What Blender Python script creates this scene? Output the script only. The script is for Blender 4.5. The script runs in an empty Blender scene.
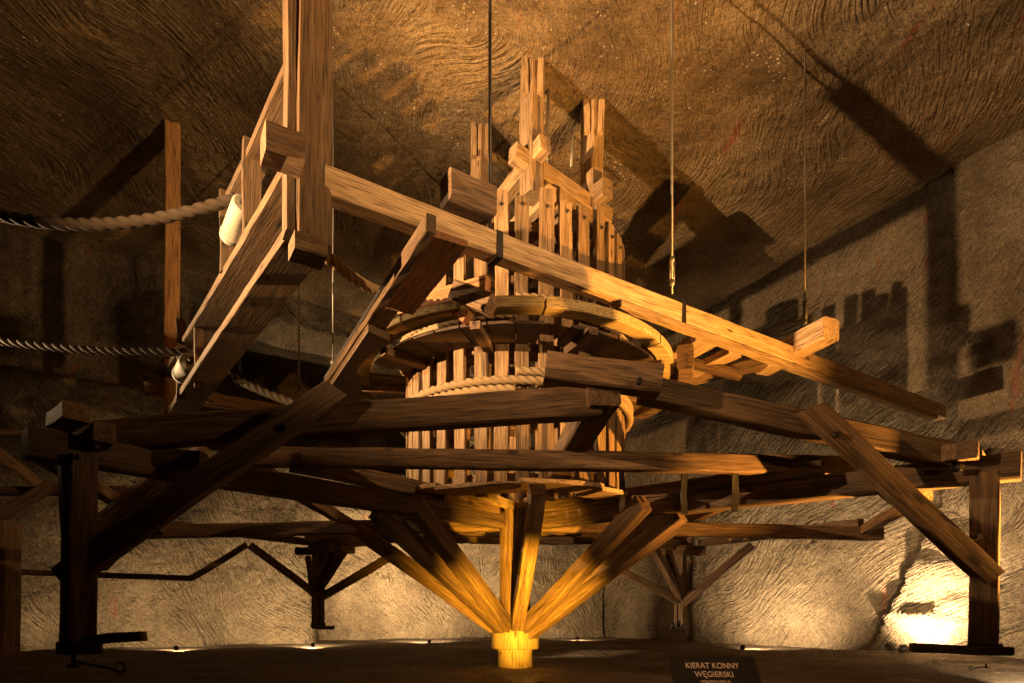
import bpy, bmesh, math, random
from mathutils import Vector, Matrix, noise

random.seed(7)
PI = math.pi
scene = bpy.context.scene
COL = scene.collection

# ------------------------------------------------------------------ camera, world, exposure
EYE = 0.96          # eye height above the cavern floor
FPX = 607.0         # focal length in pixels of a 1024 px wide frame
HY = 617.0          # row of the horizon
cam_data = bpy.data.cameras.new('camera')
cam = bpy.data.objects.new('camera', cam_data)
COL.objects.link(cam)
cam.location = (0, 0, EYE)
cam.rotation_euler = (PI / 2, 0, 0)
cam_data.sensor_width = 36.0
cam_data.lens = FPX / 1024 * 36.0
cam_data.shift_y = (HY - 341.5) / 1024
cam_data.clip_end = 200
scene.camera = cam

world = bpy.data.worlds.new('cavern_air')
scene.world = world
world.use_nodes = True
world.node_tree.nodes['Background'].inputs[0].default_value = (0.9, 0.5, 0.2, 1)
world.node_tree.nodes['Background'].inputs[1].default_value = 0.004

scene.view_settings.view_transform = 'Standard'
scene.view_settings.look = 'None'
scene.view_settings.gamma = 1.0
scene.view_settings.use_curve_mapping = False
scene.view_settings.exposure = 0.15


def at(px, py, d):
    """point at distance d in front of the eye"""
    return Vector(((px - 512) / FPX * d, d, EYE + (HY - py) / FPX * d))


# ------------------------------------------------------------------ lamps (floodlights, and some fills added for brightness)
def spot(loc, aim, power, colour, angle, blend=0.95, radius=0.06):
    l = bpy.data.lights.new('spot_light', 'SPOT')
    l.energy = power
    l.color = colour
    l.spot_size = math.radians(angle)
    l.spot_blend = blend
    l.shadow_soft_size = radius
    o = bpy.data.objects.new('spot_light', l)
    COL.objects.link(o)
    o.location = loc
    o.rotation_euler = (Vector(aim) - Vector(loc)).to_track_quat('-Z', 'Y').to_euler()
    return o


WARM = (1.0, 0.60, 0.26)
WHITE = (1.0, 0.60, 0.27)
CREAMY = (1.0, 0.68, 0.35)
YELL = (1.0, 0.50, 0.035)
AMBER = (1.0, 0.46, 0.085)
LAMPS = [
    # (location, aim, power, colour, cone, size of the fixture or None where it stands outside the view)
    ((0.35, 7.5, 0.12), (0.1, 11.6, 1.75), 3800, YELL, 56, .07),
    ((-10.0, 2.4, 5.31), (-1.3, 7.4, 7.9), 23000, WHITE, 76, None),      # high flood on the left gallery
    ((7.6, 6.3, 0.25), (1.9, 11.0, 7.0), 11000, AMBER, 64, None),           # low flood beyond the right edge of the view
    ((7.5, 3.0, 5.2), (-8.0, 12.5, 11.2), 3000, WARM, 78, None),          # gallery flood washing the left roof
    ((7.0, 3.6, 5.2), (-10.0, 12.0, 12.6), 2600, WARM, 46, None),  # second fill added to brighten the left roof
    ((1.5, -2.5, 3.4), (0.4, 9.5, -0.6), 900, WARM, 44, None),             # unseen fill added for the sign and near floor
    ((6.5, 0.5, 2.2), (3.9, 8.0, 2.9), 190, WARM, 48, None),              # unseen fill added to brighten the right front timbers
    ((9.65, 14.9, 0.25), (11.8, 16.2, 2.0), 3600, CREAMY, 104, .1),
    ((6.35, 7.3, 0.2), (12.4, 13.8, 1.5), 7500, CREAMY, 58, .13),
    ((6.8, 17.8, 0.12), (9.2, 20.0, 2.2), 2600, CREAMY, 120, .07),
    ((-13.5, 16.5, 0.28), (-13.3, 18.5, 1.2), 130, CREAMY, 140, .09),
    ((-9.4, 17.0, 0.12), (-11.0, 20.3, 1.6), 950, CREAMY, 125, .06),
    ((-6.2, 18.9, 0.12), (-7.4, 22.5, 1.7), 1700, CREAMY, 125, .06),
    ((-3.0, 22.0, 0.12), (-3.8, 25.2, 2.8), 6500, CREAMY, 130, .06),
    ((-13.5, 11.5, 6.1), (-4.0, 9.6, 6.6), 6500, CREAMY, 62, None),       # flood on the far left gallery
    ((0.08, 13.6, 0.14), (4.7, 17.0, 1.6), 1000, CREAMY, 50, .05),  # made-up lamp, added to light the rear right post
    ((2.6, 24.0, 0.15), (3.0, 28.5, 1.6), 900, CREAMY, 120, .06),
]
for loc, aim, pw, colr, cone, fix in LAMPS:
    spot(loc, aim, pw, colr, cone)


# ------------------------------------------------------------------ materials
def new_mat(name):
    m = bpy.data.materials.new(name)
    m.use_nodes = True
    nt = m.node_tree
    return m, nt, nt.nodes, nt.links, nt.nodes['Principled BSDF']


def ramp(N, stops):
    r = N.new('ShaderNodeValToRGB')
    el = r.color_ramp.elements
    while len(el) < len(stops):
        el.new(0.5)
    for e, (p, c) in zip(el, stops):
        e.position = p
        e.color = (*c, 1)
    return r


def wood_mat(name, dark, mid, light, knot=True, rough=0.75):
    m, nt, N, L, B = new_mat(name)
    tc = N.new('ShaderNodeTexCoord')
    oi = N.new('ShaderNodeObjectInfo')
    off = N.new('ShaderNodeVectorMath'); off.operation = 'SCALE'
    comb = N.new('ShaderNodeCombineXYZ')
    L.new(oi.outputs['Random'], comb.inputs[0]); L.new(oi.outputs['Random'], comb.inputs[1]); L.new(oi.outputs['Random'], comb.inputs[2])
    L.new(comb.outputs[0], off.inputs[0]); off.inputs['Scale'].default_value = 37.0
    add = N.new('ShaderNodeVectorMath'); add.operation = 'ADD'
    L.new(tc.outputs['Object'], add.inputs[0]); L.new(off.outputs[0], add.inputs[1])
    mp = N.new('ShaderNodeMapping'); mp.inputs['Scale'].default_value = (0.55, 7, 7)
    L.new(add.outputs[0], mp.inputs[0])
    n1 = N.new('ShaderNodeTexNoise'); n1.inputs['Scale'].default_value = 1.6; n1.inputs['Detail'].default_value = 9; n1.inputs['Roughness'].default_value = 0.68; n1.inputs['Distortion'].default_value = 0.6
    L.new(mp.outputs[0], n1.inputs['Vector'])
    r = ramp(N, [(0.28, dark), (0.5, mid), (0.72, light)])
    L.new(n1.outputs['Fac'], r.inputs[0])
    # fine grain
    mp2 = N.new('ShaderNodeMapping'); mp2.inputs['Scale'].default_value = (1.6, 34, 34)
    L.new(add.outputs[0], mp2.inputs[0])
    n2 = N.new('ShaderNodeTexNoise'); n2.inputs['Scale'].default_value = 1.5; n2.inputs['Detail'].default_value = 3
    L.new(mp2.outputs[0], n2.inputs['Vector'])
    r2 = ramp(N, [(0.34, (0.16, 0.14, 0.13)), (0.46, (0.75, 0.74, 0.73)), (0.6, (1, 1, 1))])
    L.new(n2.outputs['Fac'], r2.inputs[0])
    mul = N.new('ShaderNodeMixRGB'); mul.blend_type = 'MULTIPLY'; mul.inputs[0].default_value = 0.8
    L.new(r.outputs[0], mul.inputs[1]); L.new(r2.outputs[0], mul.inputs[2])
    last = mul
    if knot:
        mp3 = N.new('ShaderNodeMapping'); mp3.inputs['Scale'].default_value = (1.3, 3.2, 3.2)
        L.new(add.outputs[0], mp3.inputs[0])
        v = N.new('ShaderNodeTexVoronoi'); v.inputs['Scale'].default_value = 1.0
        L.new(mp3.outputs[0], v.inputs['Vector'])
        r3 = ramp(N, [(0.0, (0.12, 0.08, 0.06)), (0.09, (0.3, 0.2, 0.15)), (0.14, (1, 1, 1))])
        L.new(v.outputs['Distance'], r3.inputs[0])
        mk = N.new('ShaderNodeMixRGB'); mk.blend_type = 'MULTIPLY'; mk.inputs[0].default_value = 0.85
        L.new(last.outputs[0], mk.inputs[1]); L.new(r3.outputs[0], mk.inputs[2])
        last = mk
    hv = N.new('ShaderNodeHueSaturation')
    mr = N.new('ShaderNodeMapRange'); mr.inputs['To Min'].default_value = 0.6; mr.inputs['To Max'].default_value = 1.25
    L.new(oi.outputs['Random'], mr.inputs[0]); L.new(mr.outputs[0], hv.inputs['Value'])
    L.new(last.outputs[0], hv.inputs['Color'])
    L.new(hv.outputs[0], B.inputs['Base Color'])
    B.inputs['Roughness'].default_value = rough
    bp = N.new('ShaderNodeBump'); bp.inputs['Strength'].default_value = 0.5; bp.inputs['Distance'].default_value = 0.012
    L.new(n2.outputs['Fac'], bp.inputs['Height']); L.new(bp.outputs[0], B.inputs['Normal'])
    return m


OLD = wood_mat('old_timber', (0.05, 0.026, 0.013), (0.17, 0.094, 0.046), (0.31, 0.185, 0.095))
POSTW = wood_mat('tawny_post_wood', (0.085, 0.042, 0.016), (0.15, 0.083, 0.036), (0.23, 0.14, 0.07))
PINE = wood_mat('sawn_pine', (0.30, 0.18, 0.085), (0.48, 0.31, 0.16), (0.62, 0.43, 0.24))
SLATW = wood_mat('drum_slat_wood', (0.11, 0.06, 0.026), (0.27, 0.16, 0.072), (0.43, 0.28, 0.14))
REDW = wood_mat('red_brown_board', (0.20, 0.075, 0.025), (0.34, 0.14, 0.05), (0.46, 0.22, 0.09), knot=False)


def plain(name, col, rough=0.6, metal=0.0, bump=0.0, bscale=40):
    m, nt, N, L, B = new_mat(name)
    tc = N.new('ShaderNodeTexCoord')
    n = N.new('ShaderNodeTexNoise'); n.inputs['Scale'].default_value = bscale; n.inputs['Detail'].default_value = 3
    L.new(tc.outputs['Object'], n.inputs['Vector'])
    r = ramp(N, [(0.3, tuple(c * 0.7 for c in col)), (0.7, col)])
    L.new(n.outputs['Fac'], r.inputs[0]); L.new(r.outputs[0], B.inputs['Base Color'])
    B.inputs['Roughness'].default_value = rough
    B.inputs['Metallic'].default_value = metal
    if bump:
        b = N.new('ShaderNodeBump'); b.inputs['Strength'].default_value = bump; b.inputs['Distance'].default_value = 0.01
        L.new(n.outputs['Fac'], b.inputs['Height']); L.new(b.outputs[0], B.inputs['Normal'])
    return m


IRON = plain('dark_iron', (0.05, 0.042, 0.036), 0.5, 0.7, 0.4)
STEEL = plain('grey_steel_rod', (0.42, 0.38, 0.33), 0.45, 0.6)
ROPE = plain('hemp_rope', (0.045, 0.027, 0.013), 0.9, 0, 0.7, 60)
RIMW = wood_mat('lit_yellow_rim_wood', (0.42, 0.27, 0.09), (0.62, 0.43, 0.17), (0.75, 0.56, 0.26))  # yellow lamplight on the rim put into the wood colour
ORNG = wood_mat('lit_orange_pine', (0.30, 0.13, 0.04), (0.52, 0.26, 0.09), (0.66, 0.38, 0.15))  # lit orange face of the tall upright put into the colour
DARKW = wood_mat('shaded_deck_wood', (0.03, 0.016, 0.008), (0.075, 0.04, 0.02), (0.13, 0.075, 0.04))  # shade on the deck's underside put into a darker wood colour
ROPEL = plain('lit_pale_rope', (0.30, 0.20, 0.10), 0.9, 0, 0.7, 60)  # lighter copy of the hemp rope, its lit look painted in
CREAM = plain('pale_painted_roller', (0.46, 0.41, 0.32), 0.6, 0, 0.3, 20)
SIGNB = plain('black_sign_face', (0.012, 0.010, 0.009), 0.45)
SIGNW = plain('pink_white_letters', (0.85, 0.62, 0.50), 0.6)
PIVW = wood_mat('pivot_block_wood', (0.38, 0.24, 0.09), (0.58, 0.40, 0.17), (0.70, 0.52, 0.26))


def glow_mat(name, col, strength):
    m, nt, N, L, B = new_mat(name)
    B.inputs['Base Color'].default_value = (1, 0.9, 0.7, 1)
    B.inputs['Emission Color'].default_value = (*col, 1)
    B.inputs['Emission Strength'].default_value = strength
    return m


GLOW = glow_mat('lit_lamp_glass', (1.0, 0.75, 0.42), 25)
GLOWY = glow_mat('lit_yellow_lamp_glass', (1.0, 0.5, 0.08), 20)


def rock_mat(name, dark, mid, light, pick=1.0, streak=(9, 1.3, 1), rotz=0.0, roty=0.0, speck=1.0, bump=1.0, paint=False, dist=2.5):
    m, nt, N, L, B = new_mat(name)
    tc = N.new('ShaderNodeTexCoord')
    P = tc.outputs['Object']
    big = N.new('ShaderNodeTexNoise'); big.inputs['Scale'].default_value = 0.35; big.inputs['Detail'].default_value = 6; big.inputs['Roughness'].default_value = 0.65
    L.new(P, big.inputs['Vector'])
    r = ramp(N, [(0.32, dark), (0.5, mid), (0.68, light)])
    L.new(big.outputs['Fac'], r.inputs[0])
    fine = N.new('ShaderNodeTexNoise'); fine.inputs['Scale'].default_value = 9; fine.inputs['Detail'].default_value = 6; fine.inputs['Roughness'].default_value = 0.7
    L.new(P, fine.inputs['Vector'])
    rf = ramp(N, [(0.34, (0.42, 0.40, 0.38)), (0.6, (1, 1, 1))])
    L.new(fine.outputs['Fac'], rf.inputs[0])
    mul = N.new('ShaderNodeMixRGB'); mul.blend_type = 'MULTIPLY'; mul.inputs[0].default_value = 0.7
    L.new(r.outputs[0], mul.inputs[1]); L.new(rf.outputs[0], mul.inputs[2])
    pit = N.new('ShaderNodeTexNoise'); pit.inputs['Scale'].default_value = 26; pit.inputs['Detail'].default_value = 3
    L.new(P, pit.inputs['Vector'])
    rpit = ramp(N, [(0.36, (0.35, 0.33, 0.30)), (0.5, (1, 1, 1)), (0.66, (1.0, 1.0, 1.0))])
    L.new(pit.outputs['Fac'], rpit.inputs[0])
    mpit = N.new('ShaderNodeMixRGB'); mpit.blend_type = 'MULTIPLY'; mpit.inputs[0].default_value = 0.8
    L.new(mul.outputs[0], mpit.inputs[1]); L.new(rpit.outputs[0], mpit.inputs[2])
    mul = mpit
    # salt crystals and their glints, painted as pale specks
    v = N.new('ShaderNodeTexVoronoi'); v.inputs['Scale'].default_value = 11.0
    L.new(P, v.inputs['Vector'])
    n3 = N.new('ShaderNodeTexNoise'); n3.inputs['Scale'].default_value = 2.3; n3.inputs['Detail'].default_value = 2
    L.new(P, n3.inputs['Vector'])
    th = N.new('ShaderNodeMapRange'); th.inputs['From Min'].default_value = 0.45; th.inputs['From Max'].default_value = 0.75
    th.inputs['To Min'].default_value = 0.0; th.inputs['To Max'].default_value = 0.25 * speck
    L.new(n3.outputs['Fac'], th.inputs[0])
    lt = N.new('ShaderNodeMath'); lt.operation = 'LESS_THAN'
    L.new(v.outputs['Distance'], lt.inputs[0]); L.new(th.outputs[0], lt.inputs[1])
    mx = N.new('ShaderNodeMixRGB'); mx.inputs[2].default_value = (0.72, 0.66, 0.55, 1)
    L.new(lt.outputs[0], mx.inputs[0]); L.new(mul.outputs[0], mx.inputs[1])
    last = mx
    if paint:      # thin faded red survey marks
        mpp = N.new('ShaderNodeMapping'); mpp.inputs['Scale'].default_value = (1.3, 1.3, 0.25) if paint == 'wall' else (1.6, 0.22, 1)
        L.new(P, mpp.inputs[0])
        np_ = N.new('ShaderNodeTexNoise'); np_.inputs['Scale'].default_value = 1.7; np_.inputs['Detail'].default_value = 6
        L.new(mpp.outputs[0], np_.inputs['Vector'])
        rp = ramp(N, [(0.66, (0, 0, 0)), (0.72, (0.5, 0.5, 0.5))])
        L.new(np_.outputs['Fac'], rp.inputs[0])
        mp_ = N.new('ShaderNodeMixRGB'); mp_.inputs[2].default_value = (0.30, 0.045, 0.02, 1)
        L.new(rp.outputs[0], mp_.inputs[0]); L.new(last.outputs[0], mp_.inputs[1])
        last = mp_
    L.new(last.outputs[0], B.inputs['Base Color'])
    B.inputs['Roughness'].default_value = 0.8
    # pick marks: short streaks whose run bends slowly over the face
    wz = N.new('ShaderNodeMapping'); wz.inputs['Rotation'].default_value = (0, 0, rotz)
    L.new(P, wz.inputs[0])
    wy = N.new('ShaderNodeMapping'); wy.inputs['Rotation'].default_value = (0, roty, 0)
    L.new(wz.outputs[0], wy.inputs[0])
    warp = N.new('ShaderNodeTexNoise'); warp.inputs['Scale'].default_value = 0.22; warp.inputs['Detail'].default_value = 1
    L.new(P, warp.inputs['Vector'])
    wsub = N.new('ShaderNodeVectorMath'); wsub.operation = 'SCALE'; wsub.inputs['Scale'].default_value = dist
    L.new(warp.outputs['Color'], wsub.inputs[0])
    wadd = N.new('ShaderNodeVectorMath'); wadd.operation = 'ADD'
    L.new(wy.outputs[0], wadd.inputs[0]); L.new(wsub.outputs[0], wadd.inputs[1])
    ws = N.new('ShaderNodeMapping'); ws.inputs['Scale'].default_value = streak
    L.new(wadd.outputs[0], ws.inputs[0])
    w = N.new('ShaderNodeTexNoise'); w.inputs['Scale'].default_value = 1.0; w.inputs['Detail'].default_value = 2.5; w.inputs['Roughness'].default_value = 0.6
    L.new(ws.outputs[0], w.inputs['Vector'])
    mus = N.new('ShaderNodeTexNoise'); mus.inputs['Scale'].default_value = 3.0; mus.inputs['Detail'].default_value = 8; mus.inputs['Roughness'].default_value = 0.7
    L.new(P, mus.inputs['Vector'])
    brk = N.new('ShaderNodeTexNoise'); brk.inputs['Scale'].default_value = 1.1; brk.inputs['Detail'].default_value = 4
    L.new(P, brk.inputs['Vector'])
    bm_ = N.new('ShaderNodeMapRange'); bm_.inputs['From Min'].default_value = 0.38; bm_.inputs['From Max'].default_value = 0.62
    bm_.inputs['To Min'].default_value = 0.45 * pick; bm_.inputs['To Max'].default_value = 1.5 * pick
    L.new(brk.outputs['Fac'], bm_.inputs[0])
    mw = N.new('ShaderNodeMath'); mw.operation = 'MULTIPLY'
    L.new(w.outputs['Fac'], mw.inputs[0]); L.new(bm_.outputs[0], mw.inputs[1])
    s1 = N.new('ShaderNodeMath'); s1.operation = 'ADD'
    L.new(mw.outputs[0], s1.inputs[0]); L.new(mus.outputs['Fac'], s1.inputs[1])
    bp = N.new('ShaderNodeBump'); bp.inputs['Strength'].default_value = 1.0; bp.inputs['Distance'].default_value = 0.17 * bump
    L.new(s1.outputs[0], bp.inputs['Height']); L.new(bp.outputs[0], B.inputs['Normal'])
    return m


ROOFM = rock_mat('rock_ceiling', (0.11, 0.068, 0.032), (0.26, 0.175, 0.09), (0.42, 0.30, 0.165), 1.1, (12, 2.2, 1), 0.15, 0, 1.0, 1.0, 'roof', 5.0)
WALLB = rock_mat('rock_wall_back', (0.15, 0.105, 0.065), (0.25, 0.19, 0.12), (0.33, 0.26, 0.17), 1.0, (12, 1, 2.0), -0.518, 0.6, 0.6, 1.8, 'wall', 4.0)
WALLM = rock_mat('rock_wall', (0.13, 0.095, 0.06), (0.23, 0.175, 0.115), (0.33, 0.26, 0.18), 1.0, (11.5, 1, 2.0), -2.089, 0.9, 0.6, 1.6, 'wall', 4.0)
FLOORM = rock_mat('trodden_floor', (0.12, 0.072, 0.036), (0.23, 0.145, 0.075), (0.42, 0.28, 0.15), 1.0, (9, 9, 3), 0, 0, 0.9, 3.0, False, 0.3)


# ------------------------------------------------------------------ object helpers
def link(name, me, mat=None, parent=None):
    o = bpy.data.objects.new(name, me)
    COL.objects.link(o)
    if mat is not None:
        me.materials.append(mat)
    if parent is not None:
        o.parent = parent
        o.matrix_parent_inverse = Matrix.Identity(4)
    return o


def thing(name, label, cat, loc=(0, 0, 0), group=None):
    o = bpy.data.objects.new(name, None)
    COL.objects.link(o)
    o.location = loc
    o.empty_display_size = 0.2
    o['label'] = label
    o['category'] = cat
    if group:
        o['group'] = group
    return o


def tag(o, label, cat, group=None):
    o['label'] = label
    o['category'] = cat
    if group:
        o['group'] = group
    return o


def place(o, loc, rot=None, parent=None):
    """loc/rot are world values; parents are only ever translated"""
    loc = Vector(loc)
    if parent is not None:
        q = parent
        off = Vector((0, 0, 0))
        if parent.get('_m') is None:
            pass
        loc = loc - WLOC.get(parent.name, Vector((0, 0, 0)))
    o.location = loc
    if rot is not None:
        o.rotation_mode = 'QUATERNION'
        o.rotation_quaternion = rot
    return o


WLOC = {}


def base(name, label, cat, loc, group=None):
    o = thing(name, label, cat, loc, group)
    WLOC[o.name] = Vector(loc)
    return o


def frame_quat(p0, p1, up=(0, 0, 1), roll=0.0):
    x = (Vector(p1) - Vector(p0)).normalized()
    u = Vector(up)
    if abs(x.dot(u)) > 0.98:
        u = Vector((0.2, -1, 0)).normalized()
    y = u.cross(x).normalized()
    z = x.cross(y)
    M = Matrix((x, y, z)).transposed()
    q = M.to_quaternion()
    if roll:
        from mathutils import Quaternion
        q = q @ Quaternion((1, 0, 0), roll)
    return q


def beam_mesh(L, w, h, seed=0, rough=0.006, taper=1.0, cut0=0.0, cut1=0.0, cham=None):
    """squared timber along X, chamfered edges, slightly uneven; cut0/cut1 slant the ends in the XZ plane"""
    rnd = random.Random(seed)
    n = max(2, int(L / 0.35))
    c = cham if cham is not None else min(w, h) * 0.09
    prof = [(-w / 2 + c, -h / 2), (w / 2 - c, -h / 2), (w / 2, -h / 2 + c), (w / 2, h / 2 - c),
            (w / 2 - c, h / 2), (-w / 2 + c, h / 2), (-w / 2, h / 2 - c), (-w / 2, -h / 2 + c)]
    bm = bmesh.new()
    rings = []
    ph = rnd.random() * 6
    for i in range(n + 1):
        t = i / n
        k = 1 + (taper - 1) * t
        dy = rough * 1.5 * math.sin(ph + t * 5.1)
        dz = rough * 1.5 * math.sin(ph * 2 + t * 4.3)
        ring = []
        for (y, z) in prof:
            x = -L / 2 + L * t
            if i == 0:
                x += cut0 * (z / h + 0.5)
            if i == n:
                x -= cut1 * (z / h + 0.5)
            ring.append(bm.verts.new((x, y * k + dy + rnd.uniform(-rough, rough), z * k + dz + rnd.uniform(-rough, rough))))
        rings.append(ring)
    for a, b in zip(rings, rings[1:]):
        for j in range(8):
            j2 = (j + 1) % 8
            bm.faces.new((a[j], b[j], b[j2], a[j2]))
    bm.faces.new(rings[0])
    bm.faces.new(list(reversed(rings[-1])))
    bmesh.ops.recalc_face_normals(bm, faces=bm.faces)
    me = bpy.data.meshes.new('timber')
    bm.to_mesh(me)
    bm.free()
    return me


SEED = [0]


def beam(name, p0, p1, w, h, mat=None, parent=None, up=(0, 0, 1), roll=0.0, **kw):
    p0, p1 = Vector(p0), Vector(p1)
    SEED[0] += 1
    me = beam_mesh((p1 - p0).length, w, h, SEED[0], **kw)
    o = link(name, me, mat or OLD, parent)
    wl = (p0 + p1) / 2
    place(o, wl, frame_quat(p0, p1, up, roll), parent)
    o['_q'] = 0
    del o['_q']
    return o


def sub(o_parent, o):
    """re-parent o (placed in world space) under a placed part"""
    bpy.context.view_layer.update()
    mw = o.matrix_world.copy()
    o.parent = o_parent
    o.matrix_parent_inverse = Matrix.Identity(4)
    o.matrix_basis = o_parent.matrix_world.inverted() @ mw
    return o


def cyl_mesh(r0, r1, L, n=16, rings=((0, 1), (1, 1))):
    bm = bmesh.new()
    rr = []
    for t, k in rings:
        r = (r0 + (r1 - r0) * t) * k
        rr.append([bm.verts.new((-L / 2 + L * t, r * math.cos(2 * PI * j / n), r * math.sin(2 * PI * j / n))) for j in range(n)])
    for a, b in zip(rr, rr[1:]):
        for j in range(n):
            f = bm.faces.new((a[j], a[(j + 1) % n], b[(j + 1) % n], b[j]))
            f.smooth = True
    bm.faces.new(rr[0]); bm.faces.new(rr[-1])
    bmesh.ops.recalc_face_normals(bm, faces=bm.faces)
    me = bpy.data.meshes.new('round')
    bm.to_mesh(me); bm.free()
    return me


def cyl(name, p0, p1, r0, mat, parent=None, r1=None, n=16, rings=((0, 1), (1, 1))):
    p0, p1 = Vector(p0), Vector(p1)
    o = link(name, cyl_mesh(r0, r0 if r1 is None else r1, (p1 - p0).length, n, rings), mat, parent)
    place(o, (p0 + p1) / 2, frame_quat(p0, p1), parent)
    return o


def tube_mesh(pts, r, n=10, strands=0, pitch=0.5, closed=False):
    """tube along points; strands>0 gives a laid rope"""
    pts = [Vector(p) for p in pts]
    m = len(pts)
    bm = bmesh.new()
    rings = []
    s = 0.0
    for i, p in enumerate(pts):
        a = pts[i - 1] if (i > 0 or closed) else pts[i]
        b = pts[(i + 1) % m] if (i < m - 1 or closed) else pts[i]
        if i:
            s += (p - pts[i - 1]).length
        t = (b - a).normalized()
        u = Vector((0, 0, 1)) if abs(t.z) < 0.95 else Vector((1, 0, 0))
        y = u.cross(t).normalized(); z = t.cross(y)
        ring = []
        for j in range(n):
            th = 2 * PI * j / n
            rr = r
            if strands:
                rr = r * (0.66 + 0.40 * abs(math.cos(strands / 2 * (th - 2 * PI * s / pitch / 1.0))))
            ring.append(bm.verts.new(p + y * rr * math.cos(th) + z * rr * math.sin(th)))
        rings.append(ring)
    pairs = list(zip(rings, rings[1:]))
    if closed:
        pairs.append((rings[-1], rings[0]))
    for a, b in pairs:
        for j in range(n):
            f = bm.faces.new((a[j], b[j], b[(j + 1) % n], a[(j + 1) % n]))
            f.smooth = True
    if not closed:
        bm.faces.new(rings[0]); bm.faces.new(rings[-1])
    bmesh.ops.recalc_face_normals(bm, faces=bm.faces)
    me = bpy.data.meshes.new('tube')
    bm.to_mesh(me); bm.free()
    return me


def tube(name, pts, r, mat, parent=None, origin=None, **kw):
    """mesh built about its first point"""
    pts = [Vector(p) for p in pts]
    o0 = Vector(origin) if origin is not None else pts[0].copy()
    me = tube_mesh([p - o0 for p in pts], r, **kw)
    o = link(name, me, mat, parent)
    place(o, o0, None, parent)
    return o


def sagline(p0, p1, sag, n=120):
    p0, p1 = Vector(p0), Vector(p1)
    return [p0.lerp(p1, i / n) - Vector((0, 0, sag * 4 * (i / n) * (1 - i / n))) for i in range(n + 1)]


def rope(name, p0, p1, sag, r, label, parent=None, mat=None):
    L = (Vector(p1) - Vector(p0)).length
    n = int(L / 0.03)
    o = tube(name, sagline(p0, p1, sag, n), r, mat or ROPE, parent, n=18, strands=3, pitch=r * 7.0)
    return o


def ring_mesh(cx, r_in, r_out, h, a0=0.0, a1=2 * PI, n=72, rough=0.004, seed=1):
    rnd = random.Random(seed)
    bm = bmesh.new()
    full = abs(a1 - a0 - 2 * PI) < 1e-4
    sec = []
    cnt = n if full else n + 1
    c = min(h, r_out - r_in) * 0.08
    for i in range(cnt):
        a = a0 + (a1 - a0) * i / n
        prof = [(r_in, -h / 2 + c), (r_in + c, -h / 2), (r_out - c, -h / 2), (r_out, -h / 2 + c),
                (r_out, h / 2 - c), (r_out - c, h / 2), (r_in + c, h / 2), (r_in, h / 2 - c)]
        sec.append([bm.verts.new(((r + rnd.uniform(-rough, rough)) * math.cos(a), (r + rnd.uniform(-rough, rough)) * math.sin(a), z)) for r, z in prof])
    for i in range(n):
        a, b = sec[i], sec[(i + 1) % cnt]
        for j in range(8):
            bm.faces.new((a[j], b[j], b[(j + 1) % 8], a[(j + 1) % 8]))
    if not full:
        bm.faces.new(sec[0]); bm.faces.new(sec[-1])
    bmesh.ops.recalc_face_normals(bm, faces=bm.faces)
    me = bpy.data.meshes.new('ring')
    bm.to_mesh(me); bm.free()
    return me


def heightfield(name, nu, nv, fn, mat):
    bm = bmesh.new()
    g = [[bm.verts.new(fn(i / nu, j / nv)) for j in range(nv + 1)] for i in range(nu + 1)]
    for i in range(nu):
        for j in range(nv):
            f = bm.faces.new((g[i][j], g[i + 1][j], g[i + 1][j + 1], g[i][j + 1]))
            f.smooth = True
    me = bpy.data.meshes.new(name)
    bm.to_mesh(me); bm.free()
    o = link(name, me, mat)
    o['kind'] = 'structure'
    return o


def fbm(x, y, z=0.0, o=4):
    return noise.fractal(Vector((x, y, z)), 0.8, 2.1, o)


def sstep(a, b, x):
    t = max(0.0, min(1.0, (x - a) / (b - a)))
    return t * t * (3 - 2 * t)


# ------------------------------------------------------------------ the cavern
CEIL = EYE + 11.42
BW0 = Vector((-14.98, 17.76, 0)); BWD = Vector((1, 0.57, 0)); BWN = Vector((0.57, -1, 0)).normalized()
RW0 = Vector((10.7, 16.4, 0)); RWD = Vector((-0.57, 1, 0)); RWN = Vector((-1, -0.57, 0)).normalized()


def back_wall(u, v):
    t = -2.0 + (19.3 + 2.0) * u
    z = -0.6 + (CEIL + 1.0) * v
    p = BW0 + BWD * t
    d = 0.16 * fbm(t * 0.5, z * 0.5, 3.1) + 0.05 * fbm(t * 2, z * 2, 9.0)
    # lower course cut back under a sloping overhang (behind the rear left post)
    k = sstep(7.6, 8.6, t) * (1 - sstep(15.0, 16.0, t))
    d -= 2.8 * k * (1 - max(0.0, min(1.0, (z - 3.75) / 1.1)))
    # lower half stands out below the smooth upper panel on the left
    d += 0.45 * (1 - sstep(8.15, 8.4, z)) * (1 - sstep(4.4, 5.4, t))
    # part of the wall set deeply back, high up
    k2 = sstep(4.5, 4.7, t) * (1 - sstep(12.0, 12.4, t)) * sstep(6.6, 6.9, z) * (1 - sstep(11.0, 11.4, z))
    d -= 5.0 * k2
    p = p + BWN * d
    return (p.x, p.y, z)


heightfield('wall_back', 190, 110, back_wall, WALLB)


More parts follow.
